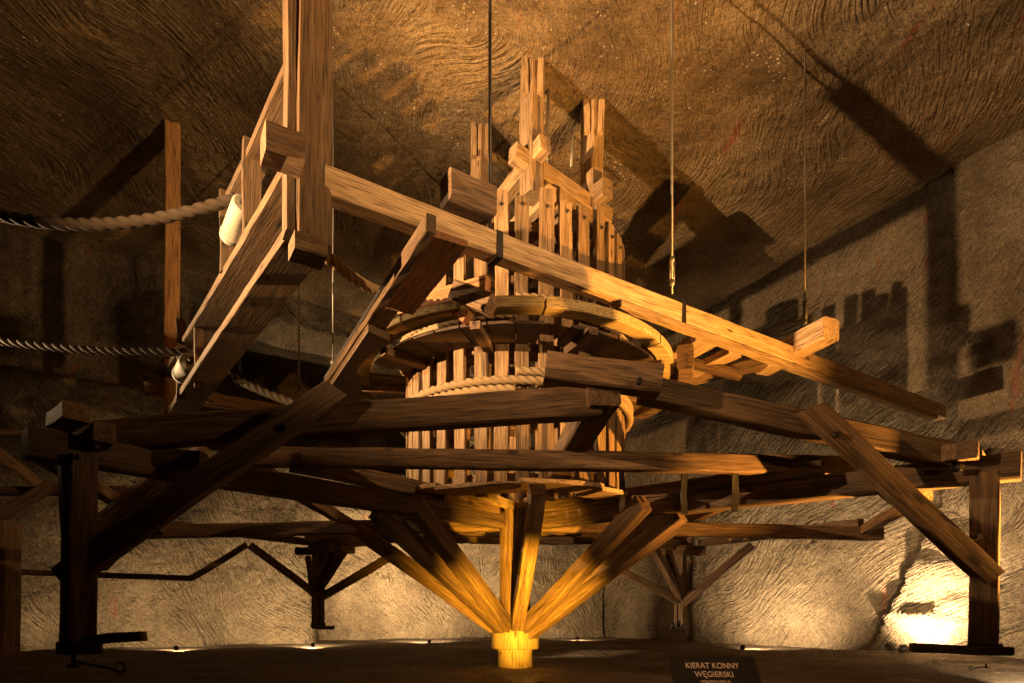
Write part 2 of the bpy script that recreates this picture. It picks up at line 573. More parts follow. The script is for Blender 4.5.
def right_wall(u, v):
    s = -24 + (24 + 12.7) * u
    z = -0.6 + (CEIL + 1.0) * v
    p = RW0 + RWD * s
    d = 0.14 * fbm(s * 0.5, z * 0.5, 13.1) + 0.05 * fbm(s * 2, z * 2, 19.0)
    # rock bench in front of the wall foot, nearest the right edge
    top = 4.9 * sstep(1.2, -1.4, s) if s < 1.2 else 0.0
    top = 4.9 * (1 - sstep(-1.6, 1.1, s))
    k = 1 - sstep(top - 0.25, top + 0.1, z)
    d += k * (0.55 + 0.35 * fbm(s * 0.9, z * 1.6, 2.0)) * (1 if s < 1.1 else 0)
    # shallow dressed panels toward the corner
    d -= 0.35 * sstep(6.7, 6.8, s) * (1 - sstep(5.0, 5.3, z))
    d -= 0.5 * sstep(8.6, 8.7, s) * (1 - sstep(5.0, 5.3, z))
    p = p + RWN * d
    return (p.x, p.y, z)


heightfield('wall_right', 250, 100, right_wall, WALLM)


def left_wall(u, v):
    q = BW0 - BWD * 2.0
    y = -10 + (q.y + 10.5) * u
    z = -0.6 + (CEIL + 1.0) * v
    x = q.x - 0.2 + 0.2 * fbm(y * 0.5, z * 0.5, 5.0) - 2.0 * sstep(14.5, 5, y)
    return (x, y, z)


heightfield('wall_left', 90, 50, left_wall, WALLM)


def near_wall(u, v):
    return (-22 + 48 * u, -9.5 + 0.2 * fbm(u * 20, v * 6), -0.6 + (CEIL + 1) * v)


heightfield('wall_near', 60, 30, near_wall, WALLM)


def roof(u, v):
    x = -22 + 48 * u
    y = -10 + 41 * v
    z = CEIL + 0.10 * fbm(x * 0.35, y * 0.35, 1.0) + 0.03 * fbm(x * 1.7, y * 1.7, 4)
    # the roof drops a little toward the left back
    return (x, y, z)


heightfield('ceiling', 190, 160, roof, ROOFM)


def ground(u, v):
    x = -22 + 48 * u
    y = -10 + 41 * v
    z = 0.045 * fbm(x * 0.7, y * 0.7, 8.0) + 0.022 * fbm(x * 3, y * 3, 2.0)
    z += 0.10 * math.exp(-((y - 15.4 - 0.3 * math.sin(x)) / 0.8) ** 2)
    return (x, y, z)


heightfield('floor', 240, 200, ground, FLOORM)


# ------------------------------------------------------------------ the horse gin (everything that turns with the shaft)
GX, GY = 0.06, 11.7
G = base('horse_gin', 'huge old timber horse gin with slatted rope drum on a round pivot block', 'horse gin', (GX, GY, 0))


def gp(x, y, ze):
    return Vector((x, y, EYE + ze))


# pivot block
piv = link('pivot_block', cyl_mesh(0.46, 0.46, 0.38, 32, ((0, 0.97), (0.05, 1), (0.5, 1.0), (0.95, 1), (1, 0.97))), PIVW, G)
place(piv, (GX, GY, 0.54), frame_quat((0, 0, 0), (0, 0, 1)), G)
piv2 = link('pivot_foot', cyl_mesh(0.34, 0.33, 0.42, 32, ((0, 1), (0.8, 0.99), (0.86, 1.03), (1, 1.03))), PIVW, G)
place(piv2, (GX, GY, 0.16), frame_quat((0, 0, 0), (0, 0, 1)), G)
cyl('shaft', (GX, GY, 0.7), (GX, GY, 8.4), 0.30, OLD, G, n=12)

FL = Vector((-4.56, 6.4)); FR = Vector((5.37, 6.9)); RL = Vector((-5.27, 16.5)); RR = Vector((4.72, 17.0))
Cc = Vector((GX, GY))
# radial arms on the diagonals
ARM = {}
for key, e, z0, z1, ext in (('FL', FL, 1.80, 1.74, 1.065), ('FR', FR, 1.80, 1.66, 1.045), ('RL', RL, 1.88, 1.96, 1.04), ('RR', RR, 1.88, 1.98, 1.04)):
    q = Cc + (e - Cc) * ext
    ARM[key] = beam('arm', gp(Cc.x + (e.x - Cc.x) * .06, Cc.y + (e.y - Cc.y) * .06, z0), gp(q.x, q.y, z1), 0.26, 0.30, OLD, G)
# lateral, rear and front arms
beam('arm', gp(GX - .3, GY, 1.78), gp(-7.35, 12.25, 1.72), 0.24, 0.26, OLD, G)
beam('arm', gp(GX + .3, GY, 1.78), gp(7.40, 12.2, 1.66), 0.24, 0.26, OLD, G)
beam('arm', gp(GX, GY + .3, 1.95), gp(0.0, 17.6, 2.0), 0.24, 0.26, OLD, G)
beam('arm', gp(0.66, 10.9, 2.33), gp(1.0, 6.55, 2.43), 0.36, 0.30, OLD, G, cut1=0.08)
# second timbers riding on the front arms
beam('arm_stiffener', gp(-2.95, 8.2, 2.10), gp(-0.3, 11.2, 2.02), 0.22, 0.24, OLD, G)
beam('arm_stiffener', gp(4.1, 8.0, 1.95), gp(0.6, 11.1, 2.02), 0.22, 0.20, OLD, G)
# tie beams
beam('tie_beam', gp(-3.75, 8.25, 2.18), gp(4.65, 8.3, 2.06), 0.20, 0.25, OLD, G)
beam('tie_beam', gp(0.98, 6.75, 2.39), gp(-4.75, 6.85, 2.02), 0.22, 0.33, OLD, G)
beam('tie_beam', gp(0.36, 6.62, 2.72), gp(1.62, 6.66, 2.57), 0.26, 0.30, OLD, G)
beam('tie_beam', gp(1.45, 6.85, 2.56), gp(5.05, 7.05, 1.88), 0.22, 0.28, OLD, G)
beam('tie_beam', gp(-3.6, 15.0, 2.12), gp(3.5, 15.3, 2.12), 0.2, 0.22, OLD, G)
beam('tie_beam', gp(-5.1, 16.3, 2.14), gp(0.1, 17.4, 2.2), 0.2, 0.24, OLD, G)
beam('tie_beam', gp(4.5, 16.9, 2.14), gp(0.0, 17.4, 2.2), 0.2, 0.24, OLD, G)
beam('tie_beam', gp(-3.4, 8.4, 1.98), gp(-3.6, 15.1, 2.05), 0.18, 0.2, OLD, G)
beam('tie_beam', gp(3.8, 8.4, 1.95), gp(3.5, 15.3, 2.05), 0.18, 0.2, OLD, G)
beam('tie_beam', gp(7.1, 12.35, 1.74), gp(6.15, 9.0, 1.80), 0.18, 0.18, OLD, G)
beam('tie_beam', gp(7.1, 12.35, 1.90), gp(5.1, 16.4, 2.0), 0.18, 0.18, OLD, G)
beam('tie_beam', gp(-7.1, 12.35, 1.74), gp(-5.6, 7.3, 1.92), 0.18, 0.18, OLD, G)
beam('tie_beam', gp(-7.1, 12.35, 1.90), gp(-5.5, 16.2, 2.0), 0.18, 0.18, OLD, G)


def drop_post(e, key, zt, zb, w, light=OLD):
    """post hanging under an arm end with its braces; e = xy, zt/zb eye-relative"""
    u = (e - Cc).normalized(); v = Vector((-u.y, u.x))
    P3 = Vector((e.x, e.y, 0))
    U = Vector((u.x, u.y, 0)); V = Vector((v.x, v.y, 0))

    def q(a, b, z):
        return P3 + U * a + V * b + Vector((0, 0, EYE + z))
    post = beam('drop_post', q(0, -.06, zt), q(0, -.06, zb), w * .62, w, OLD, G, up=U, rough=0.008)
    # second plank of the post
    pl = beam('post_cheek', q(0, w * .36, zt + .02), q(0, w * .36, zb + .1), w * .36, w * .8, OLD, G, up=U)
    # cap blocks clamping the arm
    beam('clamp_block', q(-.12, -.42, zt + .22), q(-.12, .42, zt + .22), 0.2, 0.2, OLD, G)
    hz = zt + (.24 if key == 'FR' else .42)
    hu = -.34 if key == 'FR' else .10
    beam('clamp_block', q(hu, -.30, hz), q(hu, .30, hz), 0.24, 0.18, OLD, G)
    # band at the foot
    beam('post_foot', q(0, 0, zb + .10), q(0, 0, zb - .03), w * 1.16, w * 1.16, IRON, G, up=U)
    return q


qFL = drop_post(FL, 'FL', 1.66, -0.36, 0.30)
qFR = drop_post(FR, 'FR', 1.62, -0.40, 0.27)
qRL = drop_post(RL, 'RL', 1.86, -0.26, 0.26)
qRR = drop_post(RR, 'RR', 1.88, -0.28, 0.26)

# braces of the front posts
beam('brace', at(62, 578, 6.38), at(342, 388, 6.62), 0.16, 0.27, OLD, G, cut1=0.1)
beam('brace', at(96, 562, 6.55), at(205, 452, 8.0), 0.15, 0.24, OLD, G)
beam('brace', at(92, 528, 6.55), at(178, 462, 7.9), 0.12, 0.16, OLD, G)
beam('brace', at(990, 576, 6.72), at(806, 405, 6.72), 0.15, 0.25, OLD, G, cut0=-0.05, cut1=0.12)
beam('brace', at(976, 560, 7.0), at(872, 478, 8.2), 0.14, 0.18, OLD, G)
beam('tie_stub', at(152, 458, 6.9), at(204, 462, 6.9), 0.2, 0.22, OLD, G)
# rear posts' braces
for (a, b, w) in (((319, 597, 16.4), (250, 545, 15.8), .2), ((321, 597, 16.4), (392, 556, 15.9), .2), ((320, 588, 16.4), (345, 549, 15.0), .2),
                  ((317, 588, 16.3), (332, 548, 14.6), .2), ((312, 592, 16.4), (308, 556, 16.2), .14)):
    beam('brace', at(*a), at(*b), w * .8, w, OLD, G)
for (a, b, w) in (((678, 601, 16.9), (612, 566, 16.3), .2), ((682, 604, 16.9), (752, 545, 16.4), .22), ((680, 598, 16.9), (654, 548, 15.4), .22),
                  ((681, 590, 16.9), (668, 552, 15.8), .2), ((690, 592, 17.0), (690, 560, 17.0), .12)):
    beam('brace', at(*a), at(*b), w * .8, w, OLD, G)
beam('clamp_block', at(296, 551, 16.2), at(354, 550, 16.2), .2, .2, OLD, G)
beam('clamp_block', at(640, 549, 16.6), at(705, 551, 16.6), .2, .26, OLD, G)

# iron straps and bolts on the gin
for (x, y, d, h) in ((684, 492, 8.9, .42), (735, 490, 8.45, .42), (622, 490, 9.9, .36)):
    beam('iron_strap', at(x, y - 18, d - .15), at(x, y + 22, d - .15), .09, .02, IRON, G, up=(0, 1, 0), cham=0.004)
for (x, y, d) in ((838, 434, 6.6), (283, 426, 6.45), (962, 467, 6.75), (92, 446, 6.05), (980, 536, 6.6), (640, 380, 6.45)):
    p = at(x, y, d)
    cyl('bolt', p, p + Vector((0, .12, 0)), 0.035, IRON, G, n=8)

# struts rising from the pivot block like an open funnel
tops = [((-2.94, 11.55, 1.64), .22, .30), ((-2.10, 9.45, 1.68), .24, .30), ((-1.42, 8.95, 1.66), .24, .28),
        ((0.38, 8.85, 1.86), .24, .24), ((1.95, 9.0, 1.70), .22, .28), ((2.60, 9.5, 1.68), .26, .44), ((3.06, 11.7, 1.66), .22, .26),
        ((2.25, 13.9, 1.72), .22, .26), ((0.0, 14.7, 1.80), .26, .26), ((-2.05, 13.9, 1.72), .22, .26)]
for (x, y, z), w, h in tops:
    dv = Vector((x - GX, y - GY)).normalized()
    p0 = Vector((GX + dv.x * .27, GY + dv.y * .27, .70))
    beam('cone_strut', p0, gp(x, y, z), w, h, OLD if y > 12 else PIVW if False else OLD, G, rough=0.006)

# drum: bottom rings, floor boards, slats, upper rings
RD = 2.03


def gring(name, r0, r1, h, ze, mat, a0=0.0, a1=2 * PI, n=72, parent=None, seed=1):
    o = link(name, ring_mesh(0, r0, r1, h, a0, a1, n, seed=seed), mat, G)
    place(o, (GX, GY, EYE + ze), None, G)
    return o


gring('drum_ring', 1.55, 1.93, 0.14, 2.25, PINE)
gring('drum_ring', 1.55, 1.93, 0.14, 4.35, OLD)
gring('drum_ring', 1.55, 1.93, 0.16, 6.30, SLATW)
for k in range(8):
    a = PI / 8 + k * PI / 4
    c, s = math.cos(a), math.sin(a)
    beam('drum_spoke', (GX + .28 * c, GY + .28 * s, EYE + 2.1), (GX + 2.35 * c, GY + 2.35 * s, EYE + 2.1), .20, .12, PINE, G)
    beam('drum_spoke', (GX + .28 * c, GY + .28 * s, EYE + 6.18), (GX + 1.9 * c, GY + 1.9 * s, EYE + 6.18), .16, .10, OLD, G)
for k in range(12):
    a0 = k * PI / 6
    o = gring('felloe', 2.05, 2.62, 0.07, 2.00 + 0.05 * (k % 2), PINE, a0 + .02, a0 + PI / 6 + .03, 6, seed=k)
NS = 36
rs = random.Random(5)
for k in range(NS):
    a = 2 * PI * k / NS + .06 + rs.uniform(-.012, .012)
    c, s = math.cos(a), math.sin(a)
    r = RD
    zb = EYE + 1.95 + rs.uniform(-.1, .05)
    zm = EYE + 5.2
    zt = EYE + 6.78 + rs.uniform(-.10, .12)
    x, y = GX + r * c, GY + r * s
    w = .215 + rs.uniform(-.02, .03)
    sl = beam('drum_slat', (x, y, zb), (x, y, zt), w, .085, SLATW, G, up=(c, s, 0), rough=.006)
    if s < .2:
        for zz in (6.55,):
            b = cyl('bolt', (GX + (r + .03) * c, GY + (r + .03) * s, EYE + zz), (GX + (r + .075) * c, GY + (r + .075) * s, EYE + zz), .024, IRON, G, n=6)
            sub(sl, b)

# brake ring: rim of bent boards, deck and spokes
RZ = 4.56
for k in range(8):
    a0 = k * PI / 4 + .15
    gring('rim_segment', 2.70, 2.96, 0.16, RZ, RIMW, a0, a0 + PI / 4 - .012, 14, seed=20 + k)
for k in range(10):
    a = k * PI / 5 + .1
    c, s = math.cos(a), math.sin(a)
    beam('rim_spoke', (GX + 1.6 * c, GY + 1.6 * s, EYE + RZ - .28), (GX + 2.88 * c, GY + 2.88 * s, EYE + RZ - .28), .16, .12, OLD, G)

# boarded deck between drum and rim, with a few gaps
ND = 40
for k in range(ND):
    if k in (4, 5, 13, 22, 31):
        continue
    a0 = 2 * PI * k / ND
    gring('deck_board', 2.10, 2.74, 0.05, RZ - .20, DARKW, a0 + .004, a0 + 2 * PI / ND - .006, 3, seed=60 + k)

# rope wound on the drum
tt = []
turns = 2
for i in range(turns * 480 + 1):
    a = -PI / 2 + 2 * PI * i / 480
    tt.append(Vector((GX + (RD + .14) * math.cos(a), GY + (RD + .14) * math.sin(a), EYE + 3.86 - .14 * i / 480)))
cr = tube('wound_rope', tt, .068, ROPEL, None, origin=(GX, GY, EYE + 3.5), n=18, strands=3, pitch=.42)
tag(cr, 'thick hemp rope wound three turns round the lower drum below the brake ring', 'rope')
tt = []
for i in range(2 * 480 + 1):
    a = -PI / 2 + 2 * PI * i / 480
    tt.append(Vector((GX + (RD + .14) * math.cos(a), GY + (RD + .14) * math.sin(a), EYE + 5.02 - .14 * i / 480)))
cr2 = tube('wound_rope', tt, .068, ROPEL, None, origin=(GX, GY, EYE + 4.9), n=18, strands=3, pitch=.42)
tag(cr2, 'hemp rope wound round the upper drum just above the brake ring', 'rope')

# ------------------------------------------------------------------ overhead frame of hanging beams
E_dir = Vector((1.618, 1, 0)).normalized()
G_dir = Vector((-0.805, 1, 0)).normalized()
PF = at(310, 245, 7.2)
OF = base('hanging_beam_frame', 'overhead frame of squared beams hung on a tall post and steel rods at the left', 'beam frame', (PF.x, PF.y, PF.z))
beam('hanging_post', (PF.x + .03, PF.y, PF.z - .02), (PF.x + .03, PF.y, EYE + 7.42), .40, .26, POSTW, OF, up=(.526, -.85, 0))
beam('post_cheek', (PF.x - .20, PF.y - .13, PF.z + .02), (PF.x - .20, PF.y - .13, EYE + 7.42), .10, .24, POSTW, OF, up=(.526, -.85, 0))
# long cross beam E
e0 = at(322, 184, 7.25); e1 = at(940, 410, 15.25); e1.z = e0.z - .05
EB = beam('cross_beam', e0, e1, .26, .34, PINE, OF)
beam('cross_beam', e0 + Vector((.12, -.02, -.24)) + E_dir * 4.5, e1 + Vector((.1, -.05, -.24)) - E_dir * .6, .16, .10, PINE, OF)
for px in (495, 678, 788):
    r = (px - 512) / FPX
    # point of E seen at that column
    t = (r * e0.y - e0.x) / (E_dir.x - r * E_dir.y)
    p = e0 + E_dir * t
    st = beam('iron_strap', p - E_dir * .05 - Vector((0, 0, .012)), p + E_dir * .05 - Vector((0, 0, .012)), .285, .37, IRON, None, cham=.01, rough=0)
    sub(EB, st)
# receding beams
GS = Vector((.78, .62, 0))
g1a = at(278, 180, 7.75); g1b = at(163, 377, 14.05)
g2a = at(290, 229, 7.05); g2b = at(163, 420, 14.05)
g2b.z = g2a.z = (g2a.z + g2b.z) / 2
g1b.z = g1a.z = (g1a.z + g1b.z) / 2
B1 = beam('side_beam', g1a - G_dir * .3 + GS * .22, g1b + GS * .22, .50, .13, POSTW, OF)
B2 = beam('side_beam', g2a + GS * .22, g2b + GS * .22, .50, .13, POSTW, OF)
ma = at(300, 40, 7.13); mb = at(226, 200, 9.84); mb.z = ma.z
beam('side_beam', ma + GS * .14, mb + GS * .14, .34, .12, POSTW, OF)
beam('upright', (mb.x + .02, mb.y, mb.z + .1), (mb.x + .02, mb.y, g1b.z), .22, .10, POSTW, OF, up=(.526, -.85, 0))
n2 = at(252, 200, 8.95)
UP2 = beam('upright', (n2.x, n2.y, g1b.z + 1.45), (n2.x, n2.y, g1b.z), .26, .12, POSTW, OF, up=(.526, -.85, 0))
hx = at(172, 300, 14.1)
beam('upright', (hx.x, hx.y, CEIL + .3), (hx.x, hx.y, EYE + 4.45), .32, .26, ORNG, OF, up=(.526, -.85, 0))
for px, d0, zz0, zz1 in ((181, 12.3, 320, 400), (199, 11.6, 328, 388)):
    a = at(px, zz0, d0); b = at(px, zz1, d0)
    beam('upright', a, b, .16, .10, POSTW, OF, up=(.526, -.85, 0))
# block end in front of the post
kb = at(284, 156, 6.75)
beam('beam_end_block', kb - E_dir * .18 - Vector((0, 0.1, 0)), kb + E_dir * .22 - Vector((0, .1, 0)), .34, .32, OLD, OF)
fb = at(306, 250, 6.95)
beam('beam_end_block', fb - E_dir * .16, fb + E_dir * .2, .34, .2, POSTW, OF)
# block riding on the cross beam
ub = at(474, 200, 8.25)
beam('rider_block', ub - E_dir * .42, ub + E_dir * .26, .34, .40, OLD, OF)
# short receding beam across the far end
s0 = at(831, 329, 11.3); s1 = at(762, 350, 12.9); s1.z = s0.z
beam('short_beam', s0, s1, .40, .42, PINE, OF)
# far cross beam behind the side beams
v0 = at(144, 389, 14.25); v1 = v0 + E_dir * 5.6
beam('cross_beam', v0, v1, .28, .30, PINE, OF)

# rollers
def roller(pa, pb, r, label):
    R = cyl('rope_roller', pa, pb, r, CREAM, None, n=24, rings=((0, .8), (.03, 1), (.12, 1.0), (.125, 1.05), (.16, 1.05), (.165, .98), (.7, 1), (.97, 1), (1, .8)))
    tag(R, label, 'roller')
    ax = (Vector(pb) - Vector(pa)).normalized()
    for p, sgn in ((pa, -1), (pb, 1)):
        pin = cyl('axle_pin', Vector(p), Vector(p) + ax * sgn * .16, .05, IRON, None, n=10)
        sub(R, pin)
    return R


roller(at(229, 238, 9.75), at(243, 203, 9.05), .15, 'cream roller cylinder between two uprights under the upper rope')
roller(at(182, 376, 12.3), at(190, 362, 11.75), .19, 'short cream roller low on the hanging frame carrying the lower rope')

# ropes of the frame
tag(rope('hoist_rope', at(-70, 196, 9.3), at(236, 198, 9.35), .42, .085, ''), 'thick hemp rope coming from the left edge to the upper roller', 'rope')
tag(rope('hoist_rope', at(-60, 332, 12.0), at(186, 352, 11.95), .12, .075, ''), 'thin looking hemp rope from the left edge to the lower roller', 'rope')
tag(rope('hoist_rope', at(316, 246, 7.4), at(392, 296, 9.2), .10, .075, '', mat=ROPEL), 'hemp rope running from foot of the hanging post to the brake beam', 'rope')
tag(rope('hoist_rope', at(215, 368, 11.6), Vector((GX - 2.02, GY - .8, EYE + 3.40)), .20, .075, ''), 'hemp rope running low from the side beam to the drum', 'rope')

# ------------------------------------------------------------------ brake gear
J0 = at(418, 234, 7.08); J1 = at(320, 388, 11.85); J1.z = J0.z
JD = (J1 - J0).normalized()
BR = base('brake_beam', 'long brake beam with a wide red brown board on the left of the drum', 'brake', tuple(J0))
side = Vector((JD.y, -JD.x, 0))
beam('beam', J0 + side * .06 - JD * .25, J1 + side * .06, .12, .20, POSTW, BR)
beam('brake_board', J0 + side * .33 - JD * .1, J0 + JD * 1.75 + side * .33, .50, .09, REDW, BR, cham=.012)
beam('beam_cheek', J0 + JD * 1.7 + side * .22, J1 + side * .22, .24, .14, POSTW, BR)
for k, (q0, q1, w, h, m_) in enumerate((((400, 308, 9.4), (488, 285, 8.6), .14, .24, REDW), ((430, 290, 9.2), (468, 318, 8.9), .14, .18, REDW),
                                     ((455, 292, 8.7), (492, 305, 8.4), .22, .26, OLD))):
    beam('cross_piece', at(*q0), at(*q1), w, h, m_, BR)
# brake shoe board cut to the curve of the rim, straight along the beam


def shoe_mesh(r_in, dist, a_mid, a_lo, a_hi, h, n=20):
    bm = bmesh.new()
    cols = []
    for i in range(n + 1):
        a = a_lo + (a_hi - a_lo) * i / n
        ro = dist / math.cos(a - a_mid)
        cols.append([bm.verts.new((r * math.cos(a), r * math.sin(a), z)) for r, z in ((r_in, -h / 2), (ro, -h / 2), (ro, h / 2), (r_in, h / 2))])
    for p, q in zip(cols, cols[1:]):
        for j in range(4):
            bm.faces.new((p[j], q[j], q[(j + 1) % 4], p[(j + 1) % 4]))
    bm.faces.new(cols[0]); bm.faces.new(cols[-1])
    bmesh.ops.recalc_face_normals(bm, faces=bm.faces)
    me = bpy.data.meshes.new('shoe')
    bm.to_mesh(me); bm.free()
    return me


jv = Vector((J0.x - GX, J0.y - GY, 0))
jd = abs(jv.x * JD.y - jv.y * JD.x)
am = math.atan2(-side.y, -side.x)
sh = link('brake_shoe', shoe_mesh(3.0, jd - .03, am, am - .55, am + .38, .12), POSTW, BR)
place(sh, (GX, GY, J0.z - .17), None, BR)

# right-hand brake beam
K0 = at(735, 352, 11.4); K1 = K0 + Vector((-.487, .873, 0)) * 4.6
BR2 = base('brake_beam', 'short brake beam with two stacked yellow lit ends right of the drum', 'brake', tuple(K0))
beam('beam', K0, K1, .34, .14, PINE, BR2)
beam('beam', K0 + Vector((-.55, -.1, .17)), K1 + Vector((-.55, 0, .17)), .52, .13, PINE, BR2)
beam('beam', K0 + Vector((-.95, .15, -.35)), K1 + Vector((-.6, 0, -.35)), .3, .12, PINE, BR2)
beam('cross_piece', at(640, 350, 12.2), at(742, 376, 11.8), .2, .16, OLD, BR2)
beam('cross_piece', at(660, 385, 12.6), at(780, 360, 12.6), .3, .2, OLD, BR2)
sh3 = link('brake_shoe', ring_mesh(0, 3.02, 3.3, .42, -.35, .55, 24), OLD, BR2)
place(sh3, (GX, GY, EYE + RZ), None, BR2)

# ------------------------------------------------------------------ upper bearing frame on posts from the roof
p1 = at(532, 195, 12.6); p2 = at(592, 212, 13.6); p3 = at(481, 215, 14.3)
BF = base('bearing_frame', 'pale timber frame hanging from the roof above the drum on three posts', 'bearing frame', tuple(p1))
for (p, w, m_) in ((p1, .42, PINE), (p2, .42, PINE), (p3, .42, PINE)):
    beam('frame_post', (p.x, p.y, p.z - .05), (p.x, p.y, CEIL + .35), w, w * .85, m_, BF, up=(.8, .6, 0), rough=.012)
    for dx in (-.17, .19):
        beam('wedge', (p.x + dx, p.y - .2, CEIL + .2), (p.x + dx * .8, p.y - .22, CEIL - .75), .13, .12, m_, BF, up=(0, 1, 0))
ub1 = (p2 - p1); ub1.z = 0; ub1.normalize()
ub2 = (p3 - p1); ub2.z = 0; ub2.normalize()
zf = p1.z + .35
A = Vector((p1.x, p1.y, zf))
beam('frame_beam', A - ub1 * .5 + Vector((0, 0, .3)), A + ub1 * 2.2 + Vector((0, 0, .0)), .28, .36, PINE, BF)
beam('frame_beam', A - ub2 * .45 + Vector((0, 0, .45)), A + ub2 * 2.3 + Vector((0, 0, -.0)), .26, .34, PINE, BF)
beam('frame_beam', A - ub2 * .3 + ub1 * .3 + Vector((0, 0, -.35)), A + ub2 * 2.3 + ub1 * .3 + Vector((0, 0, -.35)), .22, .3, PINE, BF)
beam('frame_beam', A - ub2 * .3 + ub1 * .62 + Vector((0, 0, -.32)), A + ub2 * 2.3 + ub1 * .62 + Vector((0, 0, -.32)), .2, .3, PINE, BF)
beam('frame_beam', Vector((p2.x, p2.y, p2.z + .25)) - ub2 * .5, Vector((p2.x, p2.y, p2.z + .25)) + ub2 * 2.3, .3, .4, PINE, BF)
for px, py0, d in ((549, 84, 13.1), (574, 104, 14.4)):
    a = at(px, py0, d); b = at(px - 3, 168, d)
    cyl('tie_rod', (a.x, a.y, CEIL + .2), (b.x, b.y, b.z), .035, STEEL, BF, n=8)

# ------------------------------------------------------------------ steel hanging rods
def rod(px, py_end, d, r, label, turn=None):
    p = at(px, py_end, d)
    R = base('hanging_rod', label, 'steel rod', tuple(p))
    cyl('rod', p, (p.x, p.y, CEIL + .3), r, STEEL if px != 490 else IRON, R, n=8)
    if turn:
        q = at(px, turn, d)
        for s_ in (-.035, .035):
            cyl('turnbuckle_bar', (p.x + s_, p.y, q.z - .18), (p.x + s_, p.y, q.z + .18), .016, STEEL, R, n=6)
        for dz in (-.2, .2):
            cyl('turnbuckle_nut', (p.x, p.y, q.z + dz - .04), (p.x, p.y, q.z + dz + .04), .05, STEEL, R, n=6)
    return R


rod(490, 232, 8.35, .022, 'thick dark steel rod dropping to the cross beam left of the drum top')
rod(672, 296, 10.5, .022, 'steel rod with turnbuckle holding the cross beam right of the drum', 272)
rod(805, 324, 12.2, .02, 'steel rod dropping to the short yellow beam near the right wall', 312)
rod(333, 382, 12.85, .018, 'thin pale rod dropping to the far end of the brake beam', 372)
rod(299, 398, 15.9, .02, 'thin pale rod behind the hanging post dropping to the far cross beam')
rod(240, 372, 14.9, .02, 'faint thin rod behind the two side beams at left')

# ------------------------------------------------------------------ harness gear under the posts
def hook_gear(p, dirx, size, label, bar0, bar1, r=.05):
    bd = beam('swingletree', bar0, bar1, .09, .10, OLD, None)
    tag(bd, label, 'swingletree')
    return bd


def hook(loc, sx, k, label):
    H = base('iron_hook', label, 'hook', tuple(loc))
    p = Vector(loc)
    tube('shank', [p, p - Vector((0, 0, .16 * k))], .03 * k, IRON, H, n=8)
    pts = [p + Vector((sx * .02, 0, -.08 * k))]
    for t in (0.2, .5, .8):
        pts.append(p + Vector((sx * t * .62 * k, 0, (-.08 - .12 * t) * k)))
    for i in range(8):
        a = -PI / 2 + i / 7 * PI * 1.15
        pts.append(p + Vector((sx * (.56 + .075 * math.cos(a)) * k, 0, (-.155 + .06 * math.sin(a)) * k)))
    tube('hook', pts, .016 * k, IRON, H, n=8)
    tube('link_bar', [p + Vector((-.08 * k, 0, -.14 * k)), p + Vector((.08 * k, 0, -.14 * k))], .022 * k, IRON, H, n=8)
    return H


hook_gear(None, 1, 1, 'dark wooden swingletree bar at foot of the front left post', at(84, 641, 6.3), at(143, 636, 6.15))
hook_gear(None, 1, 1, 'dark wooden swingletree bar through foot of the front right post', at(911, 648, 6.8), at(1011, 651, 6.7))
hook_gear(None, 1, 1, 'small wooden swingletree bar under the rear left post', at(312, 627, 16.3), at(334, 628, 16.2))
hook(at(74, 655, 6.4), 1, .85, 'black iron hook hanging under the front left post')
hook(at(986, 664, 6.9), -1, .3, 'small black iron hook under the front right post')
hook(at(672, 622, 16.7), -1, 1.1, 'black iron hook hanging beside the rear right post')

# ------------------------------------------------------------------ timber posts and rails at the left edge
LP = base('timber_trestle', 'dark post with braces and rails cut by the left edge of the view', 'trestle', tuple(at(2, 660, 12.0)))
beam('post', at(0, 655, 12), at(0, 522, 12), .5, .5, OLD, LP, up=(0, 1, 0))
beam('brace', at(-10, 520, 12.2), at(52, 486, 12.6), .2, .22, OLD, LP)
beam('brace', at(-12, 444, 12.2), at(48, 492, 12.6), .2, .22, OLD, LP)
beam('rail', at(-40, 491, 12.8), at(130, 491, 12.8), .26, .16, OLD, LP)
beam('rail', at(-40, 434, 12.8), at(60, 434, 12.9), .26, .12, OLD, LP)
beam('rail', at(4, 572, 12.3), at(192, 578, 13.3), .10, .12, OLD, LP)
beam('brace', at(190, 579, 13.3), at(247, 545, 13.4), .10, .12, OLD, LP)

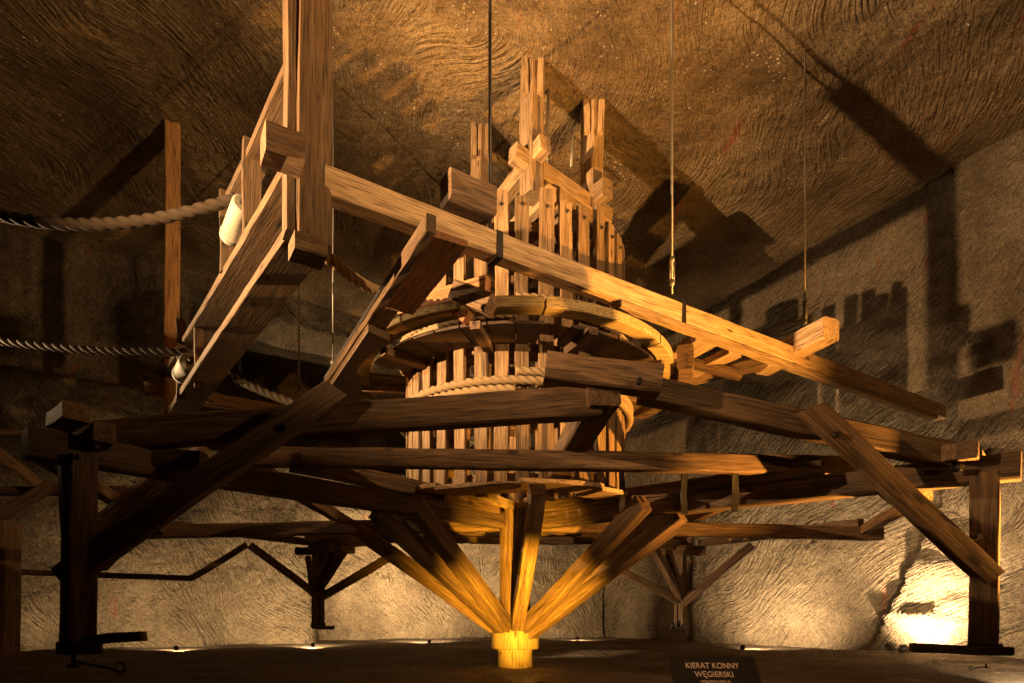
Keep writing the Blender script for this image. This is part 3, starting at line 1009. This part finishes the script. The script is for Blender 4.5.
# ------------------------------------------------------------------ floor lamps
def flood(loc, aim, label, s=.12, glass=None):
    loc = Vector(loc); aim = Vector(aim)
    d = (aim - loc); d.normalize()
    q = d.to_track_quat('Z', 'Y')
    F = base('floodlight', label, 'floodlight', (loc.x, loc.y, 0))
    back = loc - d * (s * 1.35)

    def part(name, bm, m_):
        me = bpy.data.meshes.new(name); bm.to_mesh(me); bm.free()
        o = link(name, me, m_, F)
        place(o, back, q, F)
        return o
    bm = bmesh.new()
    prof = [(0, -s * .9), (s * .6, -s * .9), (s * .95, -s * .3), (s, s * .8), (s * .9, s * .8), (s * .86, s * .45), (0, s * .45)]
    n = 20
    rr = []
    for r, z in prof:
        rr.append([bm.verts.new((r * math.cos(2 * PI * j / n), r * math.sin(2 * PI * j / n), z)) for j in range(n)] if r > 0 else [bm.verts.new((0, 0, z))])
    for a, b in zip(rr, rr[1:]):
        for j in range(n):
            j2 = (j + 1) % n
            if len(a) == 1:
                bm.faces.new((a[0], b[j], b[j2]))
            elif len(b) == 1:
                bm.faces.new((a[j], b[0], a[j2]))
            else:
                bm.faces.new((a[j], b[j], b[j2], a[j2]))
    bmesh.ops.recalc_face_normals(bm, faces=bm.faces)
    part('housing', bm, IRON)
    bm = bmesh.new()
    bmesh.ops.create_circle(bm, cap_ends=True, radius=s * .84, segments=20, matrix=Matrix.Translation((0, 0, s * .6)))
    part('lamp_glass', bm, glass or GLOW)
    tube('bracket', [(back.x - s * 1.15, back.y, back.z), (back.x - s * 1.15, back.y, .03), (back.x + s * 1.15, back.y, .03), (back.x + s * 1.15, back.y, back.z)], s * .12, IRON, F, n=6)
    return F


flabels = {0: 'small yellow floodlight on the floor in front of the pivot block',
           7: 'bright floodlight at the foot of the right wall just left of the front right post',
           8: 'round floodlight on the floor right of the front right post',
           9: 'floodlight on the floor under the bright patch of the right wall',
           10: 'small bright floodlight on the floor near the left edge at the wall foot',
           11: 'floodlight at the foot of the back wall right of the front left post',
           12: 'floodlight at the foot of the back wall left of the rear left post',
           13: 'floodlight at the foot of the back wall right of the rear left post',
           15: 'small added floodlight on the floor hidden just behind the pivot block',
           16: 'floodlight at the foot of the back wall behind the pivot block'}
for i, (loc, aim, pw, colr, cone, fix) in enumerate(LAMPS):
    if fix:
        flood(loc, aim, flabels[i], fix, GLOWY if colr == YELL else GLOW)

# unseen shield plate added under the high left flood (cuts its light off below the horizontal)
GL = base('added_flood_shield', 'added light shield plate on a tall pole outside the view at left', 'floodlight', (-10.25, 2.25, 0))
fd = Vector((.87, .49, 0))
beam('added_shield_plate', Vector((-10.2, 2.29, 5.17)), Vector((-10.0, 2.4, 5.17)) + fd * .62 + Vector((0, 0, .03)), 1.5, .02, IRON, GL, cham=.003, rough=0)
cyl('pole', (-10.25, 2.25, 0), (-10.25, 2.25, 5.17), .05, IRON, GL)

# ------------------------------------------------------------------ sign
SD = 4.0
s_mid = at(713, 683, SD)
SG = base('sign_board', 'black tilted museum sign lettered KIERAT KONNY in the foreground', 'sign', (s_mid.x, s_mid.y, 0))
tilt = math.radians(50)     # face leans back
from mathutils import Euler
rot = Euler((PI / 2 - tilt, 0, math.radians(-6)), 'XYZ').to_quaternion()
top_mid = at(711, 657.5, SD + .12)
W, H = .56, .42
cen = top_mid - rot @ Vector((0, H / 2, 0))
bm = bmesh.new()
bmesh.ops.create_cube(bm, size=1)
bmesh.ops.scale(bm, vec=(W, H, .02), verts=bm.verts)
bmesh.ops.bevel(bm, geom=bm.edges[:], offset=.004, segments=2, affect='EDGES')
me = bpy.data.meshes.new('plate'); bm.to_mesh(me); bm.free()
pl = link('plate', me, SIGNB, SG); place(pl, cen, rot, SG)
beam('stand', (cen.x, cen.y + .05, .0), (cen.x, cen.y + .05, cen.z + .02), .06, .06, IRON, SG, up=(0, 1, 0))
beam('foot', (cen.x, cen.y - .1, .02), (cen.x, cen.y + .25, .02), .3, .03, IRON, SG)


def text(body, size, y, width=None):
    cu = bpy.data.curves.new('lettering', 'FONT')
    cu.body = body; cu.size = size; cu.align_x = 'CENTER'; cu.extrude = .0008; cu.offset = size * .004
    tmp = bpy.data.objects.new('tmp', cu)
    COL.objects.link(tmp)
    bpy.context.view_layer.update()
    me = bpy.data.meshes.new_from_object(tmp)
    bpy.data.objects.remove(tmp)
    if width:
        xs = [v.co.x for v in me.vertices]
        k = width / (max(xs) - min(xs))
        for v in me.vertices:
            v.co.x *= k
    o = link('lettering', me, SIGNW, SG)
    place(o, cen + rot @ Vector((-.01, y, .0115)), rot, SG)


text('KIERAT KONNY', .075, H / 2 - .115, .345)
text('WĘGIERSKI', .072, H / 2 - .195, .245)
text('I POŁOWA XVIII W.', .034, H / 2 - .25, .19)
